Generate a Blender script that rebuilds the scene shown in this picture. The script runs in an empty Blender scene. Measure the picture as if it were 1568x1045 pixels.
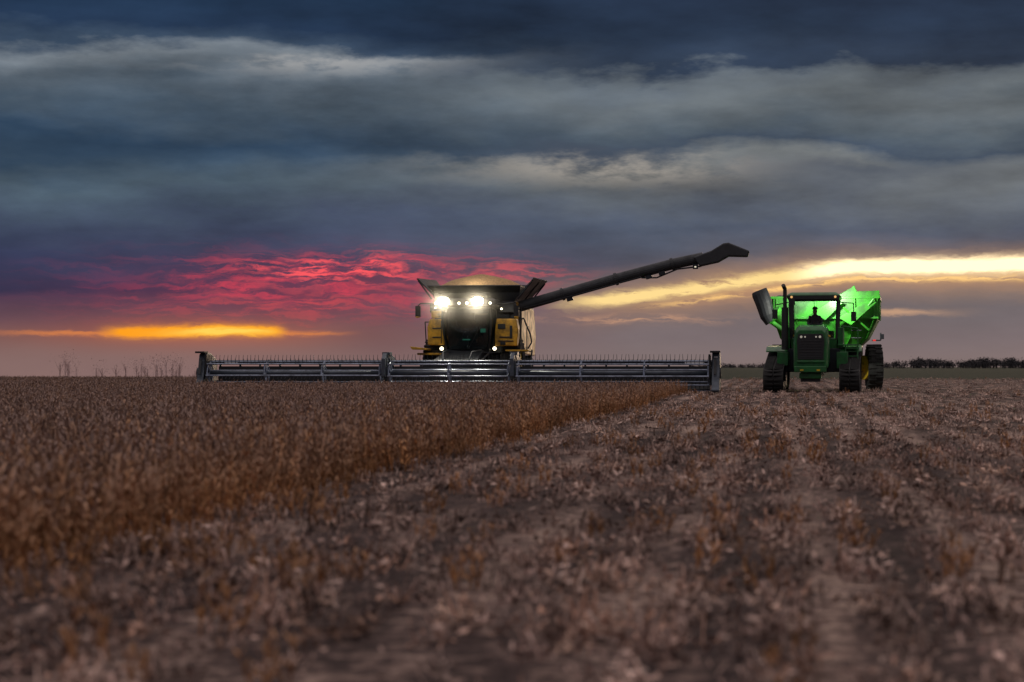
import bpy, bmesh, math, random
import numpy as np
from mathutils import Vector, Matrix, Euler
random.seed(7); rng=np.random.default_rng(7)
S=bpy.context.scene
def lin(c):
    return tuple(((v/255)/12.92 if v/255<=0.04045 else ((v/255+0.055)/1.055)**2.4) for v in c)+(1.0,)

# ------------------------------------------------------------ node helpers
class NT:
    def __init__(s,nt): s.nt=nt; s.L=nt.links
    def put(s,sock,v):
        if isinstance(v,bpy.types.NodeSocket): s.L.new(v,sock)
        else:
            if hasattr(sock.default_value,'__len__') and not hasattr(v,'__len__'): v=[v]*len(sock.default_value)
            sock.default_value=v
    def m(s,op,*a,clamp=False):
        n=s.nt.nodes.new('ShaderNodeMath'); n.operation=op; n.use_clamp=clamp
        for i,v in enumerate(a): s.put(n.inputs[i],v)
        return n.outputs[0]
    def add(s,a,b): return s.m('ADD',a,b)
    def sub(s,a,b): return s.m('SUBTRACT',a,b)
    def mul(s,a,b): return s.m('MULTIPLY',a,b)
    def div(s,a,b): return s.m('DIVIDE',a,b)
    def xyz(s,x,y,z):
        n=s.nt.nodes.new('ShaderNodeCombineXYZ')
        for i,v in enumerate((x,y,z)): s.put(n.inputs[i],v)
        return n.outputs[0]
    def noise(s,vec,scale=1,detail=4,rough=.55,dist=0,col=False):
        n=s.nt.nodes.new('ShaderNodeTexNoise'); s.put(n.inputs['Vector'],vec)
        n.inputs['Scale'].default_value=scale; n.inputs['Detail'].default_value=detail
        n.inputs['Roughness'].default_value=rough; n.inputs['Distortion'].default_value=dist
        return n.outputs['Color' if col else 'Fac']
    def gauss(s,x,c,w):
        t=s.div(s.sub(x,c),w); return s.m('EXPONENT',s.mul(s.mul(t,t),-1.0))
    def ss(s,x,a,b,lo=0.,hi=1.):
        n=s.nt.nodes.new('ShaderNodeMapRange'); n.interpolation_type='SMOOTHSTEP'
        s.put(n.inputs['Value'],x)
        n.inputs['From Min'].default_value=a; n.inputs['From Max'].default_value=b
        n.inputs['To Min'].default_value=lo; n.inputs['To Max'].default_value=hi
        return n.outputs['Result']
    def mix(s,f,a,b,mode='MIX'):
        n=s.nt.nodes.new('ShaderNodeMix'); n.data_type='RGBA'; n.blend_type=mode; n.clamp_factor=True
        s.put(n.inputs[0],f); s.put(n.inputs[6],a); s.put(n.inputs[7],b); return n.outputs[2]
    def ramp(s,f,stops):
        n=s.nt.nodes.new('ShaderNodeValToRGB'); cr=n.color_ramp
        cr.elements[0].position=stops[0][0]; cr.elements[0].color=stops[0][1]
        cr.elements[1].position=stops[-1][0]; cr.elements[1].color=stops[-1][1]
        for p,c in stops[1:-1]:
            e=cr.elements.new(p); e.color=c
        s.put(n.inputs[0],f); return n.outputs[0]

# ------------------------------------------------------------ WORLD
W=bpy.data.worlds.new("World"); S.world=W; W.use_nodes=True
nt=W.node_tree; nt.nodes.clear(); T=NT(nt)
tc=nt.nodes.new('ShaderNodeTexCoord'); sep=nt.nodes.new('ShaderNodeSeparateXYZ')
nt.links.new(tc.outputs['Generated'],sep.inputs[0])
x,y,z=sep.outputs
F=3049.
az=T.m('ARCTAN2',x,y)
hr=T.m('SQRT',T.add(T.mul(x,x),T.mul(y,y)))
el=T.div(z,T.m('MAXIMUM',hr,0.02))
U=T.add(T.mul(az,F*1.01),784.)
V=T.sub(562.,T.mul(el,F))
V=T.m('MINIMUM',V,575.)
n1=T.noise(T.xyz(T.div(U,330.),T.div(V,120.),3.1),1,3,.5)
n2=T.noise(T.xyz(T.div(U,130.),T.div(V,42.),7.7),1,5,.62)
n3=T.noise(T.xyz(T.div(U,560.),T.div(V,190.),11.),1,2,.5)
hi=T.ss(V,560.,300.)
w1=T.mul(T.sub(n1,.5),T.add(20.,T.mul(hi,95.)))
w2=T.mul(T.sub(n2,.5),T.add(8.,T.mul(hi,58.)))
w3=T.mul(T.sub(n3,.5),T.mul(hi,60.))
Vw=T.add(T.add(V,w1),T.add(w2,w3))
def R(st): return [((p+40)/660.,lin(c)) for p,c in st]
f=T.div(T.add(Vw,40.),660.)
left=T.ramp(f,R([(-40,(30,50,74)),(45,(33,50,74)),(76,(54,70,90)),(98,(116,125,134)),(124,(90,102,114)),(160,(70,85,100)),(212,(46,66,88)),(245,(62,80,98)),(285,(74,90,104)),(345,(60,70,92)),(395,(50,57,84)),(438,(50,50,77)),(450,(80,60,82)),(490,(98,74,86)),(520,(120,88,86)),(545,(126,97,95)),(575,(120,97,99))]))
right=T.ramp(f,R([(-40,(34,48,70)),(60,(36,51,72)),(112,(44,58,78)),(128,(92,101,110)),(150,(100,108,114)),(200,(78,90,101)),(226,(62,76,93)),(252,(110,115,118)),(290,(98,105,113)),(350,(76,86,104)),(390,(84,88,102)),(430,(118,108,108)),(470,(106,101,107)),(520,(118,107,111)),(575,(128,112,110))]))
side=T.ss(T.add(U,T.mul(T.sub(n1,.5),500.)),350.,1050.)
col=T.mix(side,left,right)
cl=T.noise(T.xyz(T.div(U,210.),T.div(V,66.),21.),1,7,.6)
nL=T.noise(T.xyz(T.div(U,430.),T.div(V,105.),33.),1,3,.5)
clm=T.add(T.add(1.,T.mul(T.sub(cl,.5),T.add(.3,T.mul(hi,.95)))),T.mul(T.mul(T.sub(nL,.5),hi),1.3))
cm=nt.nodes.new('ShaderNodeVectorMath'); cm.operation='SCALE'; nt.links.new(col,cm.inputs[0]); nt.links.new(clm,cm.inputs['Scale']); col=cm.outputs[0]
def blob(cu,su,cv,sv,vv=None): return T.mul(T.gauss(U,cu,su),T.gauss(vv if vv is not None else Vw,cv,sv))
V2=T.add(V,T.mul(w2,1.2))
col=T.mix(T.mul(T.mul(blob(950.,210.,264.,19.,V2),T.ss(n2,.28,.62)),.9),col,lin((172,164,154)))
col=T.mix(T.mul(T.mul(blob(480.,170.,106.,11.,V2),T.ss(n2,.36,.64)),.8),col,lin((166,166,166)))
col=T.mix(T.mul(blob(1340.,200.,266.,18.,V2),.6),col,lin((62,74,92)))
col=T.mix(T.mul(blob(880.,130.,236.,9.,V2),.6),col,lin((60,72,90)))
col=T.mix(T.mul(blob(100.,260.,236.,26.),.5),col,lin((40,62,86)))
# pink / red afterglow
Vs=T.add(V,T.mul(T.sub(n2,.5),52.))
rn=T.noise(T.xyz(T.div(T.add(U,T.mul(n1,160.)),95.),T.div(Vs,11.),4.),1,4,.6)
rn2=T.noise(T.xyz(T.div(U,62.),T.div(Vs,7.),14.),1,3,.6)
glow=T.mul(T.gauss(U,520.,300.),T.gauss(V,448.,46.))
col=T.mix(T.mul(glow,.42),col,lin((152,66,86)))
msk=T.ss(n1,.26,.48)
red=T.mul(T.mul(T.gauss(U,490.,225.),T.gauss(Vs,432.,32.)),T.mul(T.ss(rn,.44,.64),msk))
col=T.mix(T.mul(red,1.25),col,lin((222,68,88)))
red3=T.mul(T.mul(T.gauss(U,450.,220.),T.gauss(Vs,470.,22.)),T.ss(rn2,.42,.66))
col=T.mix(T.mul(red3,.7),col,lin((200,76,84)))
red2=T.mul(T.mul(T.gauss(U,510.,130.),T.gauss(Vs,416.,20.)),T.ss(rn2,.45,.62))
col=T.mix(T.mul(red2,1.35),col,lin((252,90,98)))
red4=T.mul(T.mul(T.gauss(U,780.,90.),T.gauss(Vs,420.,17.)),T.ss(rn2,.42,.62))
col=T.mix(T.mul(red4,.8),col,lin((205,88,96)))
# orange glow left
Vo=T.add(V,T.add(T.mul(T.sub(n2,.5),16.),T.mul(T.sub(rn2,.5),10.)))
win=T.mul(T.ss(U,140.,215.),T.ss(U,445.,405.))
col=T.mix(T.mul(T.mul(T.gauss(U,300.,220.),T.gauss(V,512.,26.)),.42),col,lin((205,110,74)))
col=T.mix(T.mul(T.mul(T.ss(U,-60.,120.),T.ss(U,560.,480.)),T.mul(T.gauss(Vo,511.,3.),.8)),col,lin((220,130,72)))
col=T.mix(T.mul(win,T.mul(T.gauss(Vo,508.,7.5),1.6)),col,lin((255,160,32)))
col=T.mix(T.mul(T.mul(win,T.gauss(U,345.,75.)),T.mul(T.gauss(Vo,509.,5.),1.3)),col,lin((255,212,88)))
# yellow breaks right
line=T.add(411.,T.mul(T.m('MAXIMUM',T.sub(1290.,U),0.),.135))
Vy=T.add(V,T.add(T.mul(T.sub(n2,.5),22.),T.mul(T.sub(rn2,.5),12.)))
dy=T.sub(Vy,line)
ext=T.ss(U,820.,960.)
col=T.mix(T.mul(T.mul(T.ss(U,760.,1150.),T.gauss(dy,8.,30.)),.44),col,lin((232,166,104)))
thin=T.mul(T.mul(ext,T.gauss(dy,0.,8.5)),T.ss(rn,.32,.50))
col=T.mix(T.mul(thin,1.3),col,lin((255,220,146)))
thin2=T.mul(T.mul(T.ss(U,930.,1130.),T.gauss(dy,20.,4.5)),T.ss(rn2,.38,.56))
col=T.mix(T.mul(thin2,1.),col,lin((255,204,128)))
core=T.mul(T.mul(T.ss(U,1190.,1310.),T.gauss(dy,-1.,10.5)),1.7)
col=T.mix(core,col,(1.6,1.25,.74,1))
lo=T.mul(T.mul(T.gauss(U,970.,120.),T.gauss(Vy,490.,6.)),T.ss(rn,.4,.6))
col=T.mix(T.mul(lo,.7),col,lin((214,160,125)))
lo2=T.mul(T.mul(T.gauss(U,1370.,70.),T.gauss(Vy,481.,4.)),.6)
col=T.mix(lo2,col,lin((225,175,135)))
# dust haze painted into the sky colour, low on the left
col=T.mix(T.mul(blob(590.,85.,526.,36.,V),.6),col,lin((112,80,84)))
dusttint=T.mul(T.ss(U,860.,200.),T.ss(V,510.,566.))
col=T.mix(T.mul(dusttint,T.add(.45,T.mul(n2,.8))),col,lin((136,108,104)))
zenfill=T.ss(el,.22,.9)  # unseen upper sky brightened as added fill for the ground
col=T.mix(zenfill,col,(.70,.61,.60,1))
sk=nt.nodes.new('ShaderNodeTexSky'); sk.sky_type='NISHITA'; sk.sun_disc=False
sk.sun_elevation=math.radians(4); sk.sun_rotation=math.radians(14)
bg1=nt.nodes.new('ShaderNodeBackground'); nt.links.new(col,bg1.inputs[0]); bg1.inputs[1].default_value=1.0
bg2=nt.nodes.new('ShaderNodeBackground'); nt.links.new(sk.outputs[0],bg2.inputs[0]); bg2.inputs[1].default_value=0.0003
ad=nt.nodes.new('ShaderNodeAddShader'); nt.links.new(bg1.outputs[0],ad.inputs[0]); nt.links.new(bg2.outputs[0],ad.inputs[1])
ow=nt.nodes.new('ShaderNodeOutputWorld'); nt.links.new(ad.outputs[0],ow.inputs[0])

# ------------------------------------------------------------ materials
def mat(name,c,rough=.5,metal=0.,var=.25,scale=3.,bump=0.,emis=None,es=0.,c2=None):
    m=bpy.data.materials.new(name); m.use_nodes=True; t=NT(m.node_tree)
    b=m.node_tree.nodes['Principled BSDF']
    tc=m.node_tree.nodes.new('ShaderNodeTexCoord'); o=tc.outputs['Object']
    n=t.noise(o,scale,6,.65)
    c=tuple(c)+(1,) if len(c)==3 else c
    d=c2 or tuple(v*(1-var)*.8+.02*var for v in c[:3])+(1,)
    if len(d)==3: d=tuple(d)+(1,)
    t.put(b.inputs['Base Color'],t.mix(t.ss(n,.38,.66),c,d))
    t.put(b.inputs['Roughness'],t.ss(n,.2,.8,max(rough-.12,0.03),min(rough+.15,1)))
    b.inputs['Metallic'].default_value=metal
    if bump:
        bn=m.node_tree.nodes.new('ShaderNodeBump'); bn.inputs['Strength'].default_value=bump; bn.inputs['Distance'].default_value=.02
        t.put(bn.inputs['Height'],t.noise(o,scale*8,4,.6)); t.put(b.inputs['Normal'],bn.outputs[0])
    if emis: b.inputs['Emission Color'].default_value=emis; b.inputs['Emission Strength'].default_value=es
    return m
M_yel=mat('harvester_yellow_paint',(.66,.35,.03),.45,var=.5)
M_blk=mat('black_plastic',(.018,.019,.022),.5)
M_drk=mat('dark_steel',(.035,.04,.05),.45,.5)
M_stl=mat('reel_steel',(.30,.35,.46),.35,.4,var=.4)
M_gry=mat('grey_shield',(.08,.10,.13),.4,.2)
M_rub=mat('rubber',(.02,.02,.02),.85,bump=.4)
M_grn=mat('tractor_green_paint',(.018,.15,.035),.35,var=.4)
M_crt=mat('cart_green_paint',(.055,.42,.03),.4,var=.6,scale=1.3)
M_rim=mat('rim_yellow_paint',(.75,.50,.02),.4)
M_grain=mat('soybean_grain',(.60,.38,.17),.9,var=.3,scale=14,bump=1.)
M_tarp=mat('dark_tarp',(.03,.034,.04),.6)
M_red=mat('red_lens',(.5,.02,.02),.3,emis=(1,.05,.03,1),es=.3)
M_wht=mat('decal_white',(.7,.7,.7),.4)
def emit(name,c,s):
    m=bpy.data.materials.new(name); m.use_nodes=True; n=m.node_tree.nodes; n.clear()
    e=n.new('ShaderNodeEmission'); e.inputs[0].default_value=c; e.inputs[1].default_value=s
    o=n.new('ShaderNodeOutputMaterial'); m.node_tree.links.new(e.outputs[0],o.inputs[0]); return m
M_lamp=emit('work_lamp_glow',(1,.97,.72,1),40); M_lamp2=emit('small_lamp_glow',(1,.88,.6,1),5); M_dim=emit('dash_glow',(.2,.9,.6,1),.12)
def glassm(name,tint,f):
    m=bpy.data.materials.new(name); m.use_nodes=True; n=m.node_tree.nodes; n.clear(); l=m.node_tree.links
    a=n.new('ShaderNodeBsdfTransparent'); a.inputs[0].default_value=tint
    g=n.new('ShaderNodeBsdfGlossy'); g.inputs['Roughness'].default_value=.06; g.inputs[0].default_value=(.8,.85,.9,1)
    x=n.new('ShaderNodeMixShader'); x.inputs[0].default_value=f
    o=n.new('ShaderNodeOutputMaterial'); l.new(a.outputs[0],x.inputs[1]); l.new(g.outputs[0],x.inputs[2]); l.new(x.outputs[0],o.inputs[0]); return m
M_gl=glassm('cab_glass',(.45,.55,.55,1),.10); M_gl2=glassm('tractor_cab_glass',(.92,.98,.95,1),.04)

# ------------------------------------------------------------ mesh helpers
def empty(name,loc,rz):
    e=bpy.data.objects.new(name,None); S.collection.objects.link(e); e.location=loc; e.rotation_euler=(0,0,rz); e.empty_display_size=.3; return e
def fin(bm,name,mt,parent=None,bevel=0,smooth=False):
    bmesh.ops.recalc_face_normals(bm,faces=bm.faces)
    me=bpy.data.meshes.new(name); bm.to_mesh(me); bm.free()
    for m in (mt if isinstance(mt,list) else [mt]): me.materials.append(m)
    if smooth:
        for p in me.polygons: p.use_smooth=True
    o=bpy.data.objects.new(name,me); S.collection.objects.link(o)
    if parent: o.parent=parent
    if bevel:
        b=o.modifiers.new('b','BEVEL'); b.width=bevel; b.segments=2; b.limit_method='ANGLE'; b.angle_limit=.6
    return o
def box(bm,c,s,rot=None):
    r=bmesh.ops.create_cube(bm,size=1); M=Matrix.Translation(c)@(rot.to_matrix().to_4x4() if rot else Matrix())@Matrix.Diagonal((*s,1))
    bmesh.ops.transform(bm,matrix=M,verts=r['verts']); return r['verts']
def cyl(bm,p,q,r,r2=None,seg=14):
    p,q=Vector(p),Vector(q); d=q-p
    v=bmesh.ops.create_cone(bm,cap_ends=True,segments=seg,radius1=r,radius2=r if r2 is None else r2,depth=d.length)['verts']
    M=Matrix.Translation((p+q)/2)@d.to_track_quat('Z','Y').to_matrix().to_4x4()
    bmesh.ops.transform(bm,matrix=M,verts=v); return v
def prism(bm,pts,ax,a,b):
    def P(u,v,w): return {'x':(w,u,v),'y':(u,w,v),'z':(u,v,w)}[ax]
    A=[bm.verts.new(P(u,v,a)) for u,v in pts]; B=[bm.verts.new(P(u,v,b)) for u,v in pts]
    n=len(pts); bm.faces.new(A); bm.faces.new(B[::-1])
    for i in range(n): bm.faces.new((A[i],A[(i+1)%n],B[(i+1)%n],B[i]))
def loft(bm,rings,cap=True):
    R_=[[bm.verts.new(p) for p in r] for r in rings]; n=len(R_[0])
    for a,b in zip(R_,R_[1:]):
        for i in range(n): bm.faces.new((a[i],a[(i+1)%n],b[(i+1)%n],b[i]))
    if cap: bm.faces.new(R_[0][::-1]); bm.faces.new(R_[-1])
def path(bm,pts,r,seg=8):
    for a,b in zip(pts,pts[1:]): cyl(bm,a,b,r,seg=seg)
def NB(): return bmesh.new()
def wheel(parent,name,c,R0,w,rimmat,rimr=.55,lugs=22,rz=0):
    bm=NB(); prof=[(rimr*R0,-.42),(R0*.86,-.5),(R0*.96,-.44),(R0,-.3),(R0,.3),(R0*.96,.44),(R0*.86,.5),(rimr*R0,.42)]
    seg=40; rings=[]
    for i in range(seg):
        a=2*math.pi*i/seg; rings.append([bm.verts.new((p[1]*w,math.cos(a)*p[0],math.sin(a)*p[0])) for p in prof])
    for i in range(seg):
        A,B=rings[i],rings[(i+1)%seg]
        for k in range(len(prof)-1): bm.faces.new((A[k],A[k+1],B[k+1],B[k]))
    for i in range(lugs*2):
        a=math.pi*i/lugs; sx=1 if i%2 else -1
        box(bm,(sx*w*.22,math.cos(a)*R0*1.01,math.sin(a)*R0*1.01),(w*.5,.05,.07),Euler((a,0,sx*.0)))
    o=fin(bm,name+'_tyre',M_rub,parent); o.location=c; o.rotation_euler=(0,0,rz)
    bm=NB(); r=R0*rimr*1.02
    cyl(bm,(-.36*w,0,0),(-.12*w,0,0),r,r*.7,28); cyl(bm,(.12*w,0,0),(.36*w,0,0),r*.7,r,28); cyl(bm,(-.45*w,0,0),(.45*w,0,0),r*.28,seg=16)
    o=fin(bm,name+'_rim',rimmat,parent); o.location=c; o.rotation_euler=(0,0,rz)

ROW=math.atan(.1351)
# ============================================================ COMBINE HARVESTER
H=empty('combine_harvester',(-2.23,73.04,0),-ROW)
XL,XR=-9.25,9.65; B1,B2=-2.42,2.32
bm=NB()
cyl(bm,(XL,1.25,1.12),(XR,1.25,1.12),.085); cyl(bm,(XL,1.2,.35),(XR,1.2,.35),.09)
for i in range(25):
    xx=XL+.2+i*(XR-XL-.4)/24; box(bm,(xx,1.2,.72),(.07,.08,.72))
fin(bm,'header_back_frame',M_drk,H)
bm=NB(); box(bm,((XL+XR)/2,1.12,.66),(XR-XL-.3,.02,.62)); prism(bm,[(0,.10),(1.1,.34),(1.1,.38),(0,.14)],'x',XL+.2,XR-.2)
fin(bm,'header_draper_deck',M_blk,H)
bm=NB(); box(bm,((XL+XR)/2,-.02,.09),(XR-XL-.3,.08,.03))
for i in range(240):
    xx=XL+.2+i*(XR-XL-.4)/239; prism(bm,[(xx-.02,-.05),(xx+.02,-.05),(xx,-.17)],'z',.075,.10)
fin(bm,'header_cutter_bar',M_stl,H)
bm=NB()
endp=[(-.95,.12),(-.55,.5),(-.35,1.0),(-.22,1.42),(.05,1.5),(.5,1.46),(1.35,1.2),(1.4,.25),(.4,.08),(-.9,.05)]
for a,b in ((XL-.22,XL+.04),(XR-.12,XR+.16)): prism(bm,endp,'x',a,b)
fin(bm,'header_end_shields',M_gry,H,.04)
bm=NB()
for xx in (XL-.1,XR): 
    box(bm,(xx,-.3,1.49),(.36,.5,.07)); box(bm,(xx+(.2 if xx<0 else -.2),-.1,.95),(.06,.7,.9)); cyl(bm,(xx+.2,-.15,.72),(xx-.2,-.15,.72),.2)
    box(bm,(xx,-.5,.95),(.1,.05,.6),Euler((-.35,0,0)))
fin(bm,'header_end_drives',M_blk,H,.01)
bmT=NB(); bmC=NB(); bmF=NB(); bmD=NB()
rc=(-.12,.72); RR=.45
for (a,b) in ((XL+.14,B1-.14),(B1+.14,B2-.14),(B2+.14,XR-.22)):
    cyl(bmC,(a,rc[0],rc[1]),(b,rc[0],rc[1]),.085,seg=18)
    nb=6; ph=.26 if a>-3 else .20
    for k in range(nb):
        th=ph+2*math.pi*k/nb; yy=rc[0]+RR*math.cos(th); zz=rc[1]+RR*math.sin(th)
        cyl(bmT,(a,yy,zz),(b,yy,zz),.028,seg=8)
        n=int((b-a)/.15)
        for i in range(n+1):
            xx=a+.05+i*(b-a-.1)/n; j=random.uniform(-.03,.03)
            dy_=math.cos(th)*.16+.03; dz_=math.sin(th)*.26-(.08 if math.sin(th)<.3 else 0)
            cyl(bmF,(xx,yy,zz),(xx+j,yy+dy_,zz+dz_),.011,.007,4)
    nd=max(2,round((b-a)/2.1)+1)
    for i in range(nd):
        xx=a+.03+i*(b-a-.06)/(nd-1)
        for k in range(nb):
            th=ph+2*math.pi*k/nb
            box(bmD,(xx,rc[0]+RR*.5*math.cos(th),rc[1]+RR*.5*math.sin(th)),(.05,RR,.07),Euler((th,0,0)))
            th2=th+2*math.pi/nb
            p=Vector((xx,rc[0]+RR*math.cos(th),rc[1]+RR*math.sin(th))); q=Vector((xx,rc[0]+RR*math.cos(th2),rc[1]+RR*math.sin(th2)))
            cyl(bmD,p*.92+Vector((xx*.08,rc[0]*.08,rc[1]*.08)),q*.92+Vector((xx*.08,rc[0]*.08,rc[1]*.08)),.025,seg=5)
fin(bmT,'reel_bats',M_stl,H); fin(bmC,'reel_centre_tubes',M_gry,H,smooth=True); fin(bmF,'reel_fingers',M_drk,H); fin(bmD,'reel_spiders',M_stl,H)
bm=NB()
for bx in (B1,B2):
    prism(bm,[(1.35,1.1),(1.3,1.3),(.4,1.42),(-.3,1.45),(-.6,1.25),(-.62,.6),(-.45,.55),(-.35,1.1),(.4,1.18),(1.2,1.0)],'x',bx-.07,bx+.07)
    cyl(bm,(bx-.12,-.12,.72),(bx+.12,-.12,.72),.2); cyl(bm,(bx+.05,1.2,.9),(bx+.05,-.1,1.33),.05)
    box(bm,(bx,-.25,1.0),(.2,.16,.5)); box(bm,(bx,.15,1.43),(.28,.5,.12))
for bx in (-7,-4.7,4.7,7.2): cyl(bm,(bx,1.25,1.1),(bx,.5,1.2),.03)
fin(bm,'reel_support_arms',M_gry,H,.01)
bm=NB(); box(bm,(8.85,1.06,1.12),(.7,.04,.1)); box(bm,(-8.6,1.06,1.12),(.5,.04,.08)); box(bm,(XR+.02,-.28,1.30),(.12,.02,.06))
fin(bm,'header_decals',M_wht,H)
bm=NB()
xx=-.1
loft(bm,[[(xx-.85,1.2,.25),(xx+.85,1.2,.25),(xx+.85,1.2,1.15),(xx-.85,1.2,1.15)],[(xx-.7,4.6,1.0),(xx+.7,4.6,1.0),(xx+.7,4.6,1.75),(xx-.7,4.6,1.75)]])
fin(bm,'feeder_house',M_drk,H,.03)
bm=NB()
for sx in (-1,1):
    cyl(bm,(sx*.8,1.6,.5),(sx*.95,4.3,.8),.06); cyl(bm,(sx*.8+.05,1.6,1.15),(sx*.9,3.6,1.5),.035)
    path(bm,[(sx*.5,1.1,1.2),(sx*.55,1.4,1.5),(sx*.6,3.4,1.6)],.03)
fin(bm,'lift_cylinders_and_hoses',M_drk,H)
def cabring(z,w,yf,yb,bulge):
    n=9; r=[]
    for i in range(n):
        t=-1+2*i/(n-1); r.append((w*t,yf+bulge*(t*t),z))
    r+= [(w*1.0,yb,z),(-w*1.0,yb,z)]
    return r
bm=NB(); loft(bm,[cabring(1.62,.80,3.55,5.0,.38),cabring(2.2,.90,3.30,5.0,.42),cabring(2.8,.95,3.22,5.0,.42),cabring(3.22,.93,3.25,5.0,.42)],False)
fin(bm,'cab_windows',M_gl,H,smooth=True)
bm=NB(); loft(bm,[cabring(3.22,1.08,3.0,5.2,.35),cabring(3.30,1.17,2.9,5.3,.35),cabring(3.50,1.15,2.95,5.3,.35),cabring(3.58,1.0,3.1,5.2,.35)])
fin(bm,'cab_roof',M_blk,H,.02)
bm=NB(); loft(bm,[cabring(1.42,.78,3.7,5.0,.3),cabring(1.64,.84,3.5,5.0,.4)])
for sx in (-1,1):
    path(bm,[(sx*.80,3.93,1.62),(sx*.90,3.72,2.2),(sx*.95,3.64,2.8),(sx*.93,3.67,3.24)],.045,6)
    path(bm,[(sx*.82,4.95,1.62),(sx*.95,4.95,2.8),(sx*.93,4.95,3.24)],.05,6)
path(bm,[(0.1,3.45,1.65),(.55,3.3,2.45)],.015); path(bm,[(-.5,3.4,3.2),(-.3,3.25,2.5)],.012)
fin(bm,'cab_frame',M_blk,H)
bm=NB(); box(bm,(0,4.9,2.3),(1.7,.05,1.4)); box(bm,(0,4.4,1.95),(.55,.5,.14)); box(bm,(0,4.66,2.4),(.5,.14,.8)); box(bm,(0,4.7,2.9),(.28,.1,.22)); box(bm,(.45,4.2,2.15),(.14,.5,.1))
cyl(bm,(0,3.8,1.62),(0,3.95,2.15),.04); cyl(bm,(0,3.93,2.15),(0,3.97,2.18),.2,seg=20); box(bm,(.6,3.9,2.35),(.25,.05,.2))
fin(bm,'cab_interior',M_blk,H)
bm=NB(); box(bm,(.6,3.87,2.35),(.2,.01,.15)); box(bm,(-.05,3.86,2.0),(.3,.01,.05)); fin(bm,'cab_monitor',M_dim,H)
bm=NB(); box(bm,(.08,8.0,2.55),(3.2,5.8,1.95)); box(bm,(.08,8.0,1.3),(2.0,5.6,.7))
box(bm,(0,5.15,2.4),(3.0,.3,1.9))
fin(bm,'body_core',M_drk,H,.05)
bm=NB()
prism(bm,[(-1.66,1.80),(-1.0,1.80),(-.98,2.3),(-1.02,2.82),(-1.58,2.82),(-1.68,2.5)],'y',4.4,4.98)
prism(bm,[(.98,1.76),(1.84,1.76),(1.90,2.4),(1.82,2.82),(1.04,2.82),(.98,2.3)],'y',4.4,4.98)
prism(bm,[(5.2,1.5),(10.6,1.4),(11.0,2.2),(10.4,3.3),(5.2,3.5)],'x',1.69,1.78)
prism(bm,[(5.2,1.5),(10.6,1.4),(11.0,2.2),(10.4,3.3),(5.2,3.5)],'x',-1.62,-1.53)
box(bm,(-1.35,4.75,3.0),(.4,.4,.28)); 
fin(bm,'yellow_side_panels',M_yel,H,.04)
bm=NB()
for (cx_,cz,sx,sz) in ((-1.3,2.1,.34,.05),(-1.3,2.45,.34,.05),(1.42,2.1,.5,.05),(1.25,2.52,.30,.2),(1.62,2.3,.1,.5),(1.42,1.95,.6,.04),(1.3,1.86,.2,.12),(-1.12,2.3,.03,.9)):
    box(bm,(cx_,4.385,cz),(sx,.03,sz))
for sx in (-1.3,1.42): box(bm,(sx,4.8,3.25),(.62,.4,.36))
fin(bm,'body_vents_and_trim',M_blk,H,.01)
bm=NB()
def rect(x0,x1,y0,y1,z): return [(x0,y0,z),(x1,y0,z),(x1,y1,z),(x0,y1,z)]
loft(bm,[rect(-1.45,1.6,5.25,8.8,3.45),rect(-1.62,1.86,5.15,9.0,3.85),rect(-1.66,1.9,5.0,9.1,4.12)])
fin(bm,'grain_tank',M_drk,H,.02)
bm=NB()
def flap(pts,th):
    a=[Vector(p) for p in pts]; n=(a[1]-a[0]).cross(a[2]-a[0]).normalized()*th
    A=[bm.verts.new(p) for p in a]; B=[bm.verts.new(p+n) for p in a]; bm.faces.new(A); bm.faces.new(B[::-1])
    k=len(a)
    for i in range(k): bm.faces.new((A[i],A[(i+1)%k],B[(i+1)%k],B[i]))
flap([(-1.55,5.2,3.72),(-1.55,9,3.72),(-2.2,9.2,4.5),(-2.2,4.9,4.40)],.05)
flap([(1.74,5.2,3.72),(1.74,9,3.72),(2.45,9.2,4.5),(2.45,4.9,4.44)],.05)
flap([(-1.55,5.08,3.9),(1.74,5.08,3.9),(1.95,4.75,4.14),(-1.75,4.75,4.14)],.04)
flap([(-1.55,9.05,3.9),(1.74,9.05,3.9),(2.1,9.5,4.3),(-1.85,9.5,4.3)],.04)
for sx,x0,x1 in ((-1,-1.6,-2.15),(1,1.8,2.4)):
    for yy in (5.0,7,9): cyl(bm,(x0,yy,3.6),(x1,yy,4.35),.03,seg=6)
fin(bm,'grain_tank_extensions',M_drk,H)
bm=NB(); v=bmesh.ops.create_uvsphere(bm,u_segments=48,v_segments=24,radius=1)['verts']
for p in v:
    r=math.hypot(p.co.x,p.co.y); h=max(0,(1-r))**.8*.42+ (.13 if p.co.z>0 else -.2)*min(1,(1-r)*3)
    p.co=Vector((.08+p.co.x*1.72,7.0+p.co.y*2.1,4.13+h+random.uniform(-.008,.008)))
fin(bm,'soybean_heap',M_grain,H,smooth=True)
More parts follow.
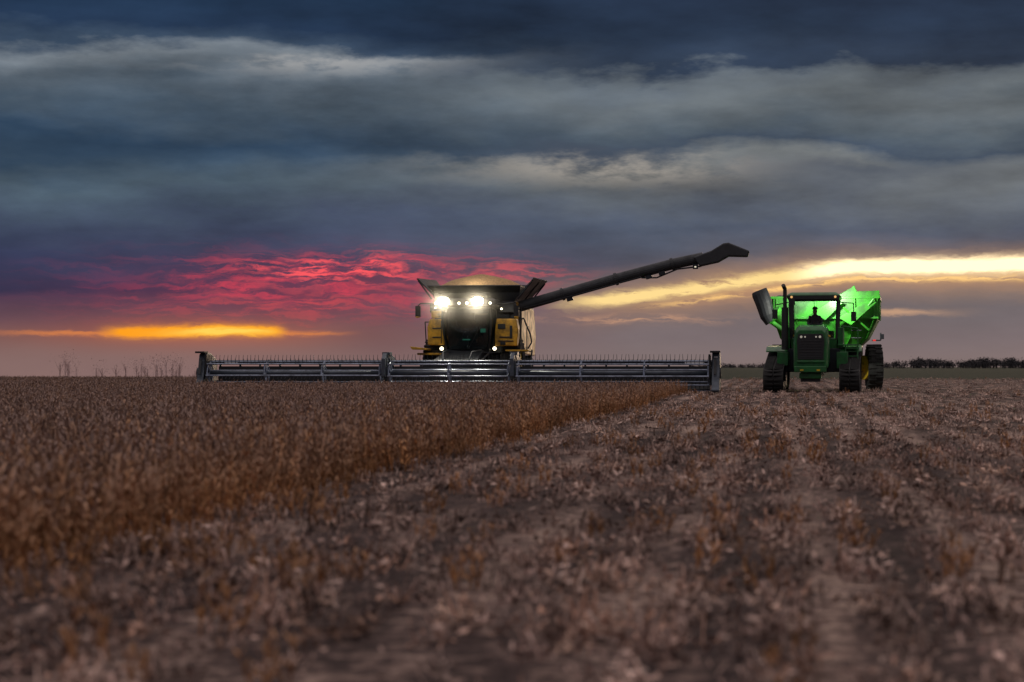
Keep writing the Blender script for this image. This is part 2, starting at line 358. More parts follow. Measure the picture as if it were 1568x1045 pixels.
# unloading auger
bm=NB(); A0=(1.55,5.6,3.25); pts=[A0,(3.5,5.6,3.80),(5.6,5.6,4.38),(7.8,5.6,4.95),(9.0,5.6,5.20)]
path(bm,pts,.21,18)
for p in pts[1:4]: cyl(bm,Vector(p)-Vector((.05,0,.014)),Vector(p)+Vector((.05,0,.014)),.25,seg=18)
cyl(bm,(1.55,5.6,2.4),(1.55,5.6,3.4),.30,seg=18)
fin(bm,'unloading_auger_tube',M_tarp,H,.01)
bm=NB()
def a2(px,py): return ((px-1100)/39.5+9.58,.95+(562-py)/39.5)
prism(bm,[a2(*p) for p in ((1062,394),(1090,384),(1108,373),(1116,372),(1148,385),(1145,394),(1116,393),(1100,402),(1072,408))],'y',5.32,5.88)
fin(bm,'unloading_auger_spout',M_tarp,H,.05)
bm=NB()
for p in ((3.8,3.60),(6.9,4.45),(7.4,4.6)): box(bm,(p[0],5.5,p[1]),(.25,.15,.14),Euler((0,-.26,0)))
path(bm,[(6.6,5.5,4.42),(7.2,5.5,4.42),(8.0,5.5,4.75),(8.9,5.5,4.85),(9.1,5.5,5.0)],.03,6); box(bm,(8.7,5.5,4.85),(.2,.15,.2))
path(bm,[(2.0,5.35,3.25),(4.0,5.35,3.75),(6.6,5.35,4.45)],.025,6)
fin(bm,'auger_brackets_and_hoses',M_drk,H)
bm=NB(); box(bm,(8.7,5.41,4.83),(.07,.02,.05)); fin(bm,'auger_lamp',emit('auger_lamp_glow',(1,.9,.7,1),.8),H)
bm=NB()
path(bm,[(1.95,4.6,1.6),(1.95,4.6,2.75),(2.08,4.6,2.85),(2.35,4.6,2.2),(2.4,4.6,1.9),(2.25,4.6,1.65)],.028,6)
path(bm,[(1.9,5.3,2.0),(1.9,5.3,3.3)],.022,6); path(bm,[(2.3,3.9,1.6),(2.3,3.9,2.5),(2.3,4.5,2.5)],.02,6)
for i in range(5): box(bm,(2.2,4.2-.16*i,1.55-.28*i),(.5,.18,.03))
cyl(bm,(1.95,4.3,1.6),(1.95,3.5,.4),.03); cyl(bm,(2.45,4.3,1.6),(2.45,3.5,.4),.03)
path(bm,[(-1.75,4.6,1.75),(-1.8,4.6,2.7),(-1.55,4.6,2.7)],.022,6)
path(bm,[(-1.0,3.6,3.35),(-1.75,3.4,3.4),(-1.86,3.4,3.3)],.022,6); path(bm,[(1.1,3.6,3.35),(1.85,3.4,3.4),(1.96,3.4,3.3)],.022,6)
box(bm,(-1.86,3.4,3.08),(.2,.08,.42)); box(bm,(1.96,3.4,3.08),(.2,.08,.42))
box(bm,(0,3.7,1.5),(2.1,.6,.05)); path(bm,[(-1.0,3.3,3.62),(-.9,3.3,3.75),(.8,3.3,3.75),(.9,3.3,3.62)],.015,6)
fin(bm,'rails_ladder_and_mirrors',M_blk,H)
bm=NB(); prism(bm,[(-2.3,1.74),(-1.6,1.66),(-1.6,1.60),(-2.2,1.62)],'y',4.0,4.9); box(bm,(-1.55,4.5,1.45),(1.0,.5,.08)); box(bm,(1.9,4.4,1.58),(.9,.8,.06))
for xx in (-1.86,1.96): box(bm,(xx,3.35,2.86),(.16,.03,.05))
fin(bm,'access_platforms',M_yel,H,.01)
for sx in (-1,1):
    wheel(H,'front_wheel_%s'%('a' if sx<0 else 'b'),(sx*1.55,5.6,1.0),1.0,.75,M_rim)
    wheel(H,'rear_wheel_%s'%('a' if sx<0 else 'b'),(sx*1.45,10.2,.7),.7,.5,M_rim)
bm=NB(); cyl(bm,(-1.6,5.6,1.0),(1.6,5.6,1.0),.2); cyl(bm,(-1.5,10.2,.7),(1.5,10.2,.7),.12); fin(bm,'axles',M_drk,H)
bm=NB(); bmL=NB()
def lamp(b,x_,y_,z_,r): cyl(b,(x_,y_,z_),(x_,y_-.02,z_-.003),r,seg=18)
for lx in (-.86,-.72,.46,.60): lamp(bm,lx,2.93,3.45,.15)
for lx in (-.18,.12,1.02,-1.08): lamp(bmL,lx,2.9,3.38,.05)
for lx in (-1.1,.98): lamp(bmL,lx,4.36,1.66,.07)
lamp(bmL,1.25,4.36,3.2,.04); lamp(bmL,-1.35,4.36,3.25,.03)
fin(bm,'work_lamps',M_lamp,H); fin(bmL,'marker_lamps',M_lamp2,H)
def spot(parent,name,loc,tgt,e,ang,c=(1,.93,.78),r=.08):
    l=bpy.data.lights.new(name,'SPOT'); l.energy=e; l.spot_size=math.radians(ang); l.spot_blend=.6; l.color=c; l.shadow_soft_size=r
    o=bpy.data.objects.new(name,l); S.collection.objects.link(o); o.parent=parent; o.location=loc
    o.rotation_euler=(Vector(tgt)-Vector(loc)).to_track_quat('-Z','Y').to_euler(); return o
spot(H,'work_light_a',(-.79,2.8,3.45),(-2.5,-5,.6),420,110); spot(H,'work_light_b',(.53,2.8,3.45),(2.5,-5,.6),420,110)
spot(H,'panel_light_a',(1.5,3.5,3.3),(1.4,4.5,2.2),13,120); spot(H,'panel_light_b',(-1.5,3.5,3.3),(-1.3,4.5,2.2),7,120)
spot(H,'tank_light',(.1,4.7,4.75),(.1,6.8,4.3),28,150)
# dusty scatter sphere added to give the work lamps a halo
bm=NB(); bmesh.ops.create_uvsphere(bm,u_segments=32,v_segments=16,radius=1)
md=bpy.data.materials.new('lamp_halo_dust'); md.use_nodes=True; md.node_tree.nodes.clear(); t=NT(md.node_tree)
tcn=md.node_tree.nodes.new('ShaderNodeTexCoord'); ln=md.node_tree.nodes.new('ShaderNodeVectorMath'); ln.operation='LENGTH'; md.node_tree.links.new(tcn.outputs['Object'],ln.inputs[0])
k=t.m('SUBTRACT',1.,ln.outputs['Value'],clamp=True)
vs=md.node_tree.nodes.new('ShaderNodeVolumeScatter'); vs.inputs['Anisotropy'].default_value=.55; vs.inputs['Color'].default_value=(.95,.85,.7,1); t.put(vs.inputs['Density'],t.mul(t.mul(k,k),.15))
oo=md.node_tree.nodes.new('ShaderNodeOutputMaterial'); md.node_tree.links.new(vs.outputs[0],oo.inputs['Volume'])
o=fin(bm,'dust_halo_at_lamps',md,H,smooth=True); o.location=(-.13,2.4,3.4); o.scale=(2.4,1.5,1.5)

# ============================================================ TRACTOR
TR=math.radians(11)
K=empty('tracked_tractor',(10.95,73,0),-TR)
bm=NB()
def hoodr(y_,w,z0,z1): 
    return [(-w,y_,z0),(-w*1.02,y_,z0+(z1-z0)*.6),(-w*.93,y_,z1-.12),(-w*.72,y_,z1),(w*.72,y_,z1),(w*.93,y_,z1-.12),(w*1.02,y_,z0+(z1-z0)*.6),(w,y_,z0)]
loft(bm,[hoodr(-.02,.56,.95,2.30),hoodr(.12,.62,.9,2.42),hoodr(.9,.62,.95,2.50),hoodr(2.7,.60,1.1,2.52)])
fin(bm,'hood',M_grn,K,.03)
bm=NB()
prism(bm,[(-.46,1.22),(.46,1.22),(.50,1.9),(.44,2.16),(-.44,2.16),(-.50,1.9)],'y',-.05,-.018)
for i in range(7): box(bm,(0,-.058,1.3+.1*i),(.8,.012,.02))
box(bm,(0,-.1,.55),(.7,.25,.3)); box(bm,(0,1.5,.85),(.75,2.6,.5))
fin(bm,'grille_and_chassis',M_blk,K,.01)
bm=NB(); box(bm,(0,-.3,.86),(1.15,.5,.22)); box(bm,(0,-.2,.62),(.8,.3,.2)); box(bm,(0,-.06,1.14),(1.02,.05,.08))
fin(bm,'front_weight_bracket',M_grn,K,.03)
bm=NB(); 
for sx in (-1,1): lamp(bm,sx*.34,-.052,2.05,.045); lamp(bm,sx*.2,-.052,2.05,.03)
fin(bm,'headlamps',emit('parking_lamp',(1,.9,.75,1),.3),K)
bm=NB()
for sx in (-1,1): box(bm,(sx*.636,1.4,2.1),(.012,2.2,.07))
for sx in (-1,1): box(bm,(sx*.3,-.56,.83),(.12,.01,.06))
fin(bm,'yellow_stripes',M_rim,K)
def trk(sx):
    x0,x1=sorted((sx*1.02,sx*1.76)); bm=NB()
    pts=[]
    def arc(c,r,a0,a1,n=14):
        for i in range(n+1):
            a=math.radians(a0+(a1-a0)*i/n); pts.append((c[0]+r*math.cos(a),c[1]+r*math.sin(a)))
    arc((.7,.46),.45,265,97); arc((3.6,.76),.75,95,-85)
    n=len(pts)
    O=[[bm.verts.new((xx,p[0],p[1])) for xx in (x0,x1)] for p in pts]
    c=(2.2,.62); I=[[bm.verts.new((xx,c[0]+(p[0]-c[0])*.965,c[1]+(p[1]-c[1])*.92)) for xx in (x0,x1)] for p in pts]
    for i in range(n):
        j=(i+1)%n; bm.faces.new((O[i][0],O[j][0],O[j][1],O[i][1])); bm.faces.new((I[i][0],I[j][0],I[j][1],I[i][1]))
        for e in (0,1): bm.faces.new((O[i][e],O[j][e],I[j][e],I[i][e]))
    P=[Vector(p) for p in pts]+[Vector(pts[0])]; step=.17; d=0
    for a,b in zip(P,P[1:]):
        L=(b-a).length; t=(b-a)/max(L,1e-6)
        while d<L:
            p=a+t*d; an=math.atan2(t.y,t.x)
            for q in (0,1):
                box(bm,(x0+.19+q*.37,p.x+t.y*.02*-1,p.y),(.33,.06,.07),Euler((an,0,(.35 if q else -.35))))
            d+=step
        d-=L
    fin(bm,'track_belt_'+('a' if sx<0 else 'b'),M_rub,K)
    bm=NB(); cyl(bm,(x0+.1,3.6,.76),(x1-.05,3.6,.76),.62,seg=30); cyl(bm,(x0+.1,.7,.46),(x1-.05,.7,.46),.36,seg=24)
    for yy in (1.4,2.0,2.6): cyl(bm,(x0+.1,yy,.26),(x1-.05,yy,.26),.18,seg=18)
    box(bm,(sx*1.35,2.0,.55),(.25,2.4,.2))
    fin(bm,'track_wheels_'+('a' if sx<0 else 'b'),M_drk,K,.01)
    bm=NB(); prism(bm,[(2.6,1.55),(3.0,1.72),(4.4,1.78),(5.0,1.45),(5.0,1.4),(4.4,1.70),(3.0,1.64),(2.6,1.5)],'x',x0-.04,x1+.04)
    box(bm,(sx*1.0,3.6,2.05),(.2,1.8,.8))
    fin(bm,'fender_'+('a' if sx<0 else 'b'),M_grn,K,.02)
trk(-1); trk(1)
bm=NB(); box(bm,(0,3.6,1.2),(2.1,1.8,.9)); box(bm,(0,5.2,.8),(.5,.9,.3)); fin(bm,'rear_axle_housing',M_drk,K,.03)
def cr(z,w,yf,yb): return [(-w,yf,z),(w,yf,z),(w,yb,z),(-w,yb,z)]
bm=NB(); loft(bm,[cr(1.62,.86,2.75,4.6),cr(2.05,.88,2.72,4.6)]); loft(bm,[cr(3.50,.92,2.65,4.65),cr(3.56,1.0,2.5,4.75),cr(3.68,1.0,2.5,4.75),cr(3.78,.85,2.7,4.6)])
fin(bm,'cab_base_and_roof',M_grn,K,.04)
bm=NB()
for sx in (-1,1):
    cyl(bm,(sx*.86,2.75,2.0),(sx*.90,2.7,3.55),.055,seg=6); cyl(bm,(sx*.86,4.6,2.0),(sx*.9,4.6,3.55),.06,seg=6); cyl(bm,(sx*.9,3.7,2.0),(sx*.92,3.7,3.55),.03,seg=6)
cyl(bm,(-.95,2.66,3.5),(.95,2.66,3.5),.06,seg=6); box(bm,(0,2.47,3.58),(1.94,.04,.14))
path(bm,[(-.1,2.66,2.15),(.3,2.64,2.8)],.012)
cyl(bm,(-1.06,2.3,1.6),(-1.06,2.3,3.2),.13,seg=16); cyl(bm,(-1.06,2.3,3.2),(-1.06,2.3,3.9),.075,seg=14); cyl(bm,(-1.06,2.3,3.9),(-1.12,2.15,4.04),.075,seg=14)
cyl(bm,(-.8,2.2,2.4),(-.8,2.2,3.35),.08,seg=14); cyl(bm,(-.8,2.2,3.3),(-.8,2.2,3.5),.12,seg=14)
path(bm,[(.95,2.6,3.4),(1.5,2.5,3.35),(1.5,2.5,3.0)],.02); box(bm,(1.5,2.5,2.85),(.2,.06,.36)); path(bm,[(-.95,2.6,3.4),(-1.45,2.5,3.3)],.02); box(bm,(-1.45,2.5,2.95),(.2,.06,.36))
box(bm,(.1,4.55,2.2),(1.2,.05,.3)); box(bm,(0,3.9,2.15),(.5,.5,.2)); box(bm,(0,4.18,2.5),(.5,.12,.65)); cyl(bm,(0,3.0,2.0),(0,3.3,2.5),.05); cyl(bm,(0,3.28,2.48),(0,3.31,2.52),.2,seg=18)
fin(bm,'cab_frame_exhaust_mirrors_seat',M_blk,K)
bm=NB(); loft(bm,[cr(2.05,.855,2.77,4.58),cr(3.5,.895,2.72,4.6)],False); fin(bm,'cab_windows',M_gl2,K)
bm=NB()
for i in range(5): box(bm,(1.42,2.1+.12*i,.45+.3*i),(.42,.2,.035))
for xx in (1.2,1.64): cyl(bm,(xx,2.0,.4),(xx,2.65,1.75),.025,seg=6)
path(bm,[(1.66,2.2,1.2),(1.66,2.4,2.4),(1.0,2.6,2.5)],.02,6); box(bm,(1.3,2.8,1.78),(.8,.5,.05)); box(bm,(1.1,1.9,1.2),(.4,1.2,.6)); box(bm,(-1.1,1.9,1.25),(.4,1.2,.5))
fin(bm,'steps_and_fuel_tanks',M_grn,K,.01)
bm=NB(); lamp(bm,.82,2.44,3.60,.045); lamp(bm,-.82,2.44,3.60,.045); fin(bm,'cab_roof_lamps',emit('dim_amber',(1,.55,.2,1),.8),K)
spot(K,'rear_work_light_a',(.7,4.85,3.66),(1.4,8,3.1),430,110,(1,.98,.85)); spot(K,'rear_work_light_b',(-.7,4.85,3.66),(-1.2,8,2.8),210,110,(1,.98,.85))
def skin_person(parent):
    V_=[];E=[];Rr=[]
    def v(p,r,par=None):
        V_.append(p);Rr.append(r)
        if par is not None:E.append((par,len(V_)-1))
        return len(V_)-1
    pel=v((0,3.92,2.34),.15); sp=v((0,3.95,2.55),.14,pel); ch=v((0,3.95,2.78),.165,sp); nk=v((0,3.92,2.95),.065,ch); jw=v((0,3.88,3.03),.075,nk); hd=v((0,3.88,3.12),.10,jw); tp=v((0,3.89,3.20),.075,hd)
    for s in (-1,1):
        sh=v((s*.19,3.95,2.86),.07,ch); elb=v((s*.27,3.78,2.62),.05,sh); wr=v((s*.2,3.5,2.58),.033,elb); pm=v((s*.17,3.42,2.57),.04,wr)
        for k in range(4):
            a=v((s*(.20-.022*k),3.35,2.575+.01*k),.011,pm); v((s*(.19-.022*k),3.31,2.55),.009,a)
        a=v((s*.13,3.40,2.60),.012,pm); v((s*.115,3.36,2.60),.01,a)
        hp=v((s*.1,3.85,2.32),.11,pel); kn=v((s*.17,3.42,2.36),.07,hp); an=v((s*.17,3.32,2.0),.045,kn); v((s*.17,3.15,1.96),.045,an)
    me=bpy.data.meshes.new('driver'); me.from_pydata(V_,E,[]); o=bpy.data.objects.new('driver_body',me); S.collection.objects.link(o)
    m=o.modifiers.new('s','SKIN')
    for i,r in enumerate(Rr): me.skin_vertices[0].data[i].radius=(r,r)
    me.skin_vertices[0].data[0].use_root=True
    u=o.modifiers.new('u','SUBSURF'); u.levels=1; u.render_levels=1
    me.materials.append(mat('driver_clothes',(.05,.06,.09),.8)); o.parent=parent
    bm=NB(); r=bmesh.ops.create_uvsphere(bm,u_segments=20,v_segments=14,radius=.115)['verts']
    for p in r:
        if p.co.z<0: p.co.z*=.15
        p.co+=Vector((0,3.9,3.17))
    box(bm,(0,3.76,3.165),(.15,.14,.015)); fin(bm,'driver_cap',M_blk,parent,smooth=True)
    bm=NB(); 
    r=bmesh.ops.create_uvsphere(bm,u_segments=20,v_segments=14,radius=.1)['verts']
    for p in r: p.co=Vector((p.co.x*.8,p.co.y*.95+3.86,p.co.z*1.15+3.08))
    box(bm,(0,3.76,3.06),(.025,.03,.045)); box(bm,(0,3.772,3.01),(.05,.01,.01))
    for s in (-1,1): box(bm,(s*.083,3.88,3.07),(.015,.03,.05)); box(bm,(s*.032,3.775,3.09),(.02,.01,.01))
    fin(bm,'driver_face',mat('skin',(.45,.27,.19),.6),parent,smooth=True)
P_=empty('tractor_driver',(10.95,73,0),-TR); skin_person(P_)

# ============================================================ GRAIN CART
G=empty('grain_cart',(10.95+6.6*math.sin(TR)+.12,73+6.6*math.cos(TR),0),-TR)
bm=NB()
def cx(z,x0,x1,y0,y1): return [(x0,y0,z),(x1,y0,z),(x1,y1,z),(x0,y1,z)]
loft(bm,[cx(1.0,-.7,.7,1.6,3.6),cx(2.1,-1.65,1.85,.55,5.2),cx(2.9,-1.9,2.25,.1,5.8),cx(3.7,-1.9,2.25,.05,5.9)])
fin(bm,'hopper',M_crt,G,.03)
bm=NB()
for i in range(6):
    xx=-1.75+i*.77; box(bm,(xx,.02,3.3),(.07,.1,.82)); 
    path(bm,[(xx,.05,2.9),(xx*.85,.5,2.1),(xx*.4,1.55,1.05)],.035,4)
for i in range(7):
    yy=.4+i*.85
    for s,xs in ((-1,-1.93),(1,2.28)): box(bm,(xs,yy,3.3),(.07,.07,.8))
box(bm,(.17,0,3.72),(4.3,.12,.10)); box(bm,(-1.94,2.9,3.72),(.1,5.9,.1)); box(bm,(2.29,2.9,3.72),(.1,5.9,.1)); box(bm,(.17,0.0,2.9),(4.2,.1,.08))
cyl(bm,(.3,.9,.9),(-1.8,-.35,3.2),.24,seg=20)
prism(bm,[(.5,3.7),(1.2,4.10),(1.32,4.2),(1.42,3.95),(2.3,3.98),(2.33,3.72)],'y',-.05,.05)
prism(bm,[(.7,2.9),(1.9,3.6),(2.2,3.5),(1.2,2.6)],'y',-.42,-.30); prism(bm,[(-.3,3.1),(.5,3.66),(.9,3.5),(.2,2.8)],'y',-.5,-.4)
cyl(bm,(1.2,0,2.5),(2.1,-.5,3.65),.05); cyl(bm,(1.9,0,2.4),(.9,-.5,3.3),.04)
fin(bm,'ribs_and_auger',M_crt,G,.015)
bm=NB()
prism(bm,[(0,3.74),(2.9,3.92),(5.9,3.76),(5.9,3.74)],'x',-1.85,2.2)
fin(bm,'tarp',M_tarp,G,.03)
bm=NB()
def hd(z,xc,w,d): return [(xc+w*math.cos(a)*(1 if abs(math.cos(a))<.9 else .92),-.4+d*math.sin(a),z+.12*math.cos(a)) for a in [i*math.pi/8 for i in range(16)]]
loft(bm,[hd(2.72,-1.98,.18,.2),hd(3.0,-2.10,.29,.3),hd(3.5,-2.24,.33,.32),hd(3.86,-2.38,.34,.28),hd(4.0,-2.42,.31,.24)])
fin(bm,'folded_spout',M_tarp,G,.02)
bm=NB(); cyl(bm,(-2.1,-.4,2.8),(-1.7,-.38,3.1),.2,seg=16); cyl(bm,(-2.0,-.38,2.8),(-1.2,-.1,2.2),.1); fin(bm,'spout_elbow',M_crt,G,.01)
bm=NB(); cyl(bm,(0,-1.3,.75),(0,1.4,.9),.1); box(bm,(0,2.6,.9),(3.4,.3,.3)); 
for sx in (-1,1): cyl(bm,(0,-1.2,.75),(sx*1.0,1.8,.95),.08); cyl(bm,(sx*1.5,2.6,.95),(sx*1.5,2.6,2.1),.09)
path(bm,[(2.0,0,2.0),(2.35,0,2.0),(2.35,0,2.3)],.03); box(bm,(2.4,0,2.15),(.16,.05,.2))
for i in range(5): box(bm,(1.4,-.05,1.2+.3*i),(.4,.04,.04))
fin(bm,'drawbar_axle_and_ladder',M_drk,G,.01)
bm=NB(); box(bm,(2.1,-.03,2.0),(.12,.02,.06)); fin(bm,'marker_lamp',M_red,G)
wheel(G,'wheel_a',(-1.75,2.6,.92),.92,.7,M_rim,.6); wheel(G,'wheel_b',(2.05,2.6,.92),.92,.62,M_rim,.6,rz=.12)
bm=NB(); cyl(bm,(1.68,2.5,.92),(1.60,2.45,.92),.5,seg=28); cyl(bm,(1.5,2.4,.92),(1.7,2.5,.92),.15,seg=12); fin(bm,'hub_inner',M_rim,G)

# ============================================================ TERRAIN
def edge(yv): return -3.45+.1351*yv
def sstep(t): t=np.clip(t,0,1); return t*t*(3-2*t)
def terrain(X,Y):
    u=X/np.maximum(np.abs(Y),1.); w=1-sstep((u+.06)/.16)
    w=np.where(Y>0,w,0)
    d=np.maximum(0,Y-105.)
    return -w*(.0105*d*d/(d+25.))+ .02*np.sin(X*.31+.5)*np.sin(Y*.23)*np.clip(1-Y/200,0,1)
def axis(vals): 
    out=[]
    for a,b,s in vals: out+=list(np.arange(a,b,s))
    return np.array(out+[vals[-1][1]])
ys=axis([(-60,0,10),(0,120,1.5),(120,260,5),(260,1000,60),(1000,6000,500)])
xs=axis([(-3000,-400,260),(-400,-60,20),(-60,60,1.5),(60,400,20),(400,3000,260)])
X,Y=np.meshgrid(xs,ys); Z=terrain(X,Y)
nx=len(xs); ny=len(ys)
verts=np.stack([X.ravel(),Y.ravel(),Z.ravel()],1)
faces=[(j*nx+i,j*nx+i+1,(j+1)*nx+i+1,(j+1)*nx+i) for j in range(ny-1) for i in range(nx-1)]
me=bpy.data.meshes.new('ground'); me.from_pydata(verts.tolist(),[],faces); g=bpy.data.objects.new('ground',me); S.collection.objects.link(g)
for p in me.polygons: p.use_smooth=True
m=bpy.data.materials.new('field_soil'); m.use_nodes=True; t=NT(m.node_tree); b=m.node_tree.nodes['Principled BSDF']; b.inputs['Roughness'].default_value=.95
b.inputs['Specular IOR Level'].default_value=.15
tcn=m.node_tree.nodes.new('ShaderNodeTexCoord'); sp=m.node_tree.nodes.new('ShaderNodeSeparateXYZ'); m.node_tree.links.new(tcn.outputs['Object'],sp.inputs[0]); gx,gy,gz=sp.outputs
ca,sa=math.cos(ROW),math.sin(ROW)
ru=t.sub(t.mul(gx,ca),t.mul(gy,sa)); rv=t.add(t.mul(gx,sa),t.mul(gy,ca))
rowc=t.m('SINE',t.mul(ru,2*math.pi/.76))
P3=t.xyz(ru,rv,0.)
nA=t.noise(P3,9.,6,.7); nB=t.noise(t.xyz(ru,t.mul(rv,.25),0.),1.3,4,.6); nC=t.noise(P3,.22,3,.5)
mixv=t.add(t.add(nA,t.mul(rowc,.06)),t.add(t.mul(t.sub(nB,.5),.6),t.mul(t.sub(nC,.5),.35)))
c=t.ramp(mixv,[(.34,(.030,.020,.020,1)),(.48,(.075,.050,.046,1)),(.58,(.20,.135,.115,1)),(.70,(.44,.32,.26,1))])
far=t.mul(t.ss(t.add(rv,t.mul(nC,14.)),150.,168.),t.ss(gx,-5.,12.))
gr=t.mix(t.noise(P3,.05,3),(.018,.026,.017,1),(.036,.042,.026,1))
c=t.mix(far,c,gr)
t.put(b.inputs['Base Color'],c)
bn=m.node_tree.nodes.new('ShaderNodeBump'); bn.inputs['Strength'].default_value=.8; bn.inputs['Distance'].default_value=.05
t.put(bn.inputs['Height'],nA); t.put(b.inputs['Normal'],bn.outputs[0]); me.materials.append(m)

# ------------------------------------------------------------ vegetation instancing
def plantmat(name,low,high,hz,var=.5,warm=(.30,.14,.06),w0=.55):
    m=bpy.data.materials.new(name); m.use_nodes=True; t=NT(m.node_tree); b=m.node_tree.nodes['Principled BSDF']; b.inputs['Roughness'].default_value=.8; b.inputs['Specular IOR Level'].default_value=.25
    tcn=m.node_tree.nodes.new('ShaderNodeTexCoord'); sp=m.node_tree.nodes.new('ShaderNodeSeparateXYZ'); m.node_tree.links.new(tcn.outputs['Object'],sp.inputs[0])
    oi=m.node_tree.nodes.new('ShaderNodeObjectInfo'); r=oi.outputs['Random']
    n=t.noise(tcn.outputs['Object'],28,2,.6)
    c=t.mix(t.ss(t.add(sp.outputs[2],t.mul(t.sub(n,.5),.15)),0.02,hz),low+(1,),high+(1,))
    c=t.mix(t.mul(t.ss(r,w0,1.),.6),c,warm+(1,))
    sc=m.node_tree.nodes.new('ShaderNodeVectorMath'); sc.operation='SCALE'; m.node_tree.links.new(c,sc.inputs[0])
    r2=t.m('FRACT',t.mul(r,7.31))
    t.put(sc.inputs['Scale'],t.mul(t.add(1-var/2,t.mul(r2,var)),t.ss(n,.2,.8,.5,1.55)))
    t.put(b.inputs['Base Color'],sc.outputs[0])
    return m
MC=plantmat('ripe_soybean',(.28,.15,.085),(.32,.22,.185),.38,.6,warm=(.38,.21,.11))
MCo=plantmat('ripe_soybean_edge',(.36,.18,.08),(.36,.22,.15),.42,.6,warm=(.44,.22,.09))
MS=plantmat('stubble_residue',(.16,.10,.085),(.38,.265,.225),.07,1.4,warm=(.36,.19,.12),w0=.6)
MSf=plantmat('stubble_residue_pale',(.30,.20,.165),(.54,.39,.33),.06,1.1,warm=(.42,.26,.18),w0=.6)  # paler residue copy, for the far stubble and some near clumps
def quad(V_,F_,p,d,w,side):
    i=len(V_); V_+= [tuple(p-side*w*.4),tuple(p+side*w*.4),tuple(p+d*.6+side*w),tuple(p+d),tuple(p+d*.6-side*w)]
    F_.append((i,i+1,i+2,i+3,i+4))
def soy(seed,h,stems,pods,wid,spread):
    r=random.Random(seed); V_=[];F_=[]
    for s in range(stems):
        p=Vector((r.uniform(-spread,spread),r.uniform(-spread,spread),0)); hh=h*r.uniform(.68,1.15); lean=Vector((r.uniform(-.22,.22),r.uniform(-.22,.22),1))
        for k in range(2):
            a=r.uniform(0,3.14); sd=Vector((math.cos(a),math.sin(a),0))*wid*.35
            i=len(V_); q=p+lean*hh; V_+= [tuple(p-sd),tuple(p+sd),tuple(q+sd*.4),tuple(q-sd*.4)]; F_.append((i,i+1,i+2,i+3))
        for k in range(pods):
            tt=r.uniform(.12,1.0); a=r.uniform(0,6.28); b_=p+lean*hh*tt
            d=Vector((math.cos(a)*.5,math.sin(a)*.5,r.uniform(.2,1.2))).normalized()*r.uniform(.035,.07)*(1.2-.3*tt)
            sd=Vector((-math.sin(a),math.cos(a),r.uniform(-.3,.3)))
            quad(V_,F_,b_,d,wid*.5,sd)
    return V_,F_
def litter(seed,n,stubs,size,up):
    r=random.Random(seed); V_=[];F_=[]
    for s in range(stubs):
        p=Vector((r.uniform(-.04,.04),r.uniform(-.2,.2),0)); hh=r.uniform(.04,.11); a=r.uniform(0,3.14); sd=Vector((math.cos(a),math.sin(a),0))*.005*size; ln=Vector((r.uniform(-.5,.5),r.uniform(-.5,.5),1))
        i=len(V_); q=p+ln*hh; V_+=[tuple(p-sd),tuple(p+sd),tuple(q+sd),tuple(q-sd)]; F_.append((i,i+1,i+2,i+3))
    for k in range(n):
        p=Vector((r.gauss(0,.055),r.gauss(0,.14),abs(r.gauss(0,.022)))); a=r.uniform(0,6.28); e=r.uniform(-.15,up)
        d=Vector((math.cos(a)*math.cos(e),math.sin(a)*math.cos(e),math.sin(e)))*r.uniform(.025,.07)*size
        sd=Vector((-math.sin(a),math.cos(a),r.uniform(-.6,.6))).normalized()
        quad(V_,F_,p,d,r.choice((.002,.004,.008,.014))*size,sd)
    return V_,F_
def coll(name,items):
    c=bpy.data.collections.new(name)
    for k,((V_,F_),mt) in enumerate(items):
        me=bpy.data.meshes.new(f'{name}_{k:02d}'); me.from_pydata(V_,[],F_); me.materials.append(mt); o=bpy.data.objects.new(f'{name}_{k:02d}',me); c.objects.link(o)
    return c
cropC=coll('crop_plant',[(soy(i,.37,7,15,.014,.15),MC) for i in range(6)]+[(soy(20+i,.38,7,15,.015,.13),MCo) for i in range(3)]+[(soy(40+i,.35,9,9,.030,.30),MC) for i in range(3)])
litC=coll('residue',[(litter(i,44,7,.9,.9),MS) for i in range(6)]+[(litter(20+i,20,4,1.4,.45),MSf) for i in range(3)]+[(soy(60+i,.15,5,10,.011,.07),MCo) for i in range(2)]+[(litter(80+i,44,6,1.,.6),MSf) for i in range(2)])
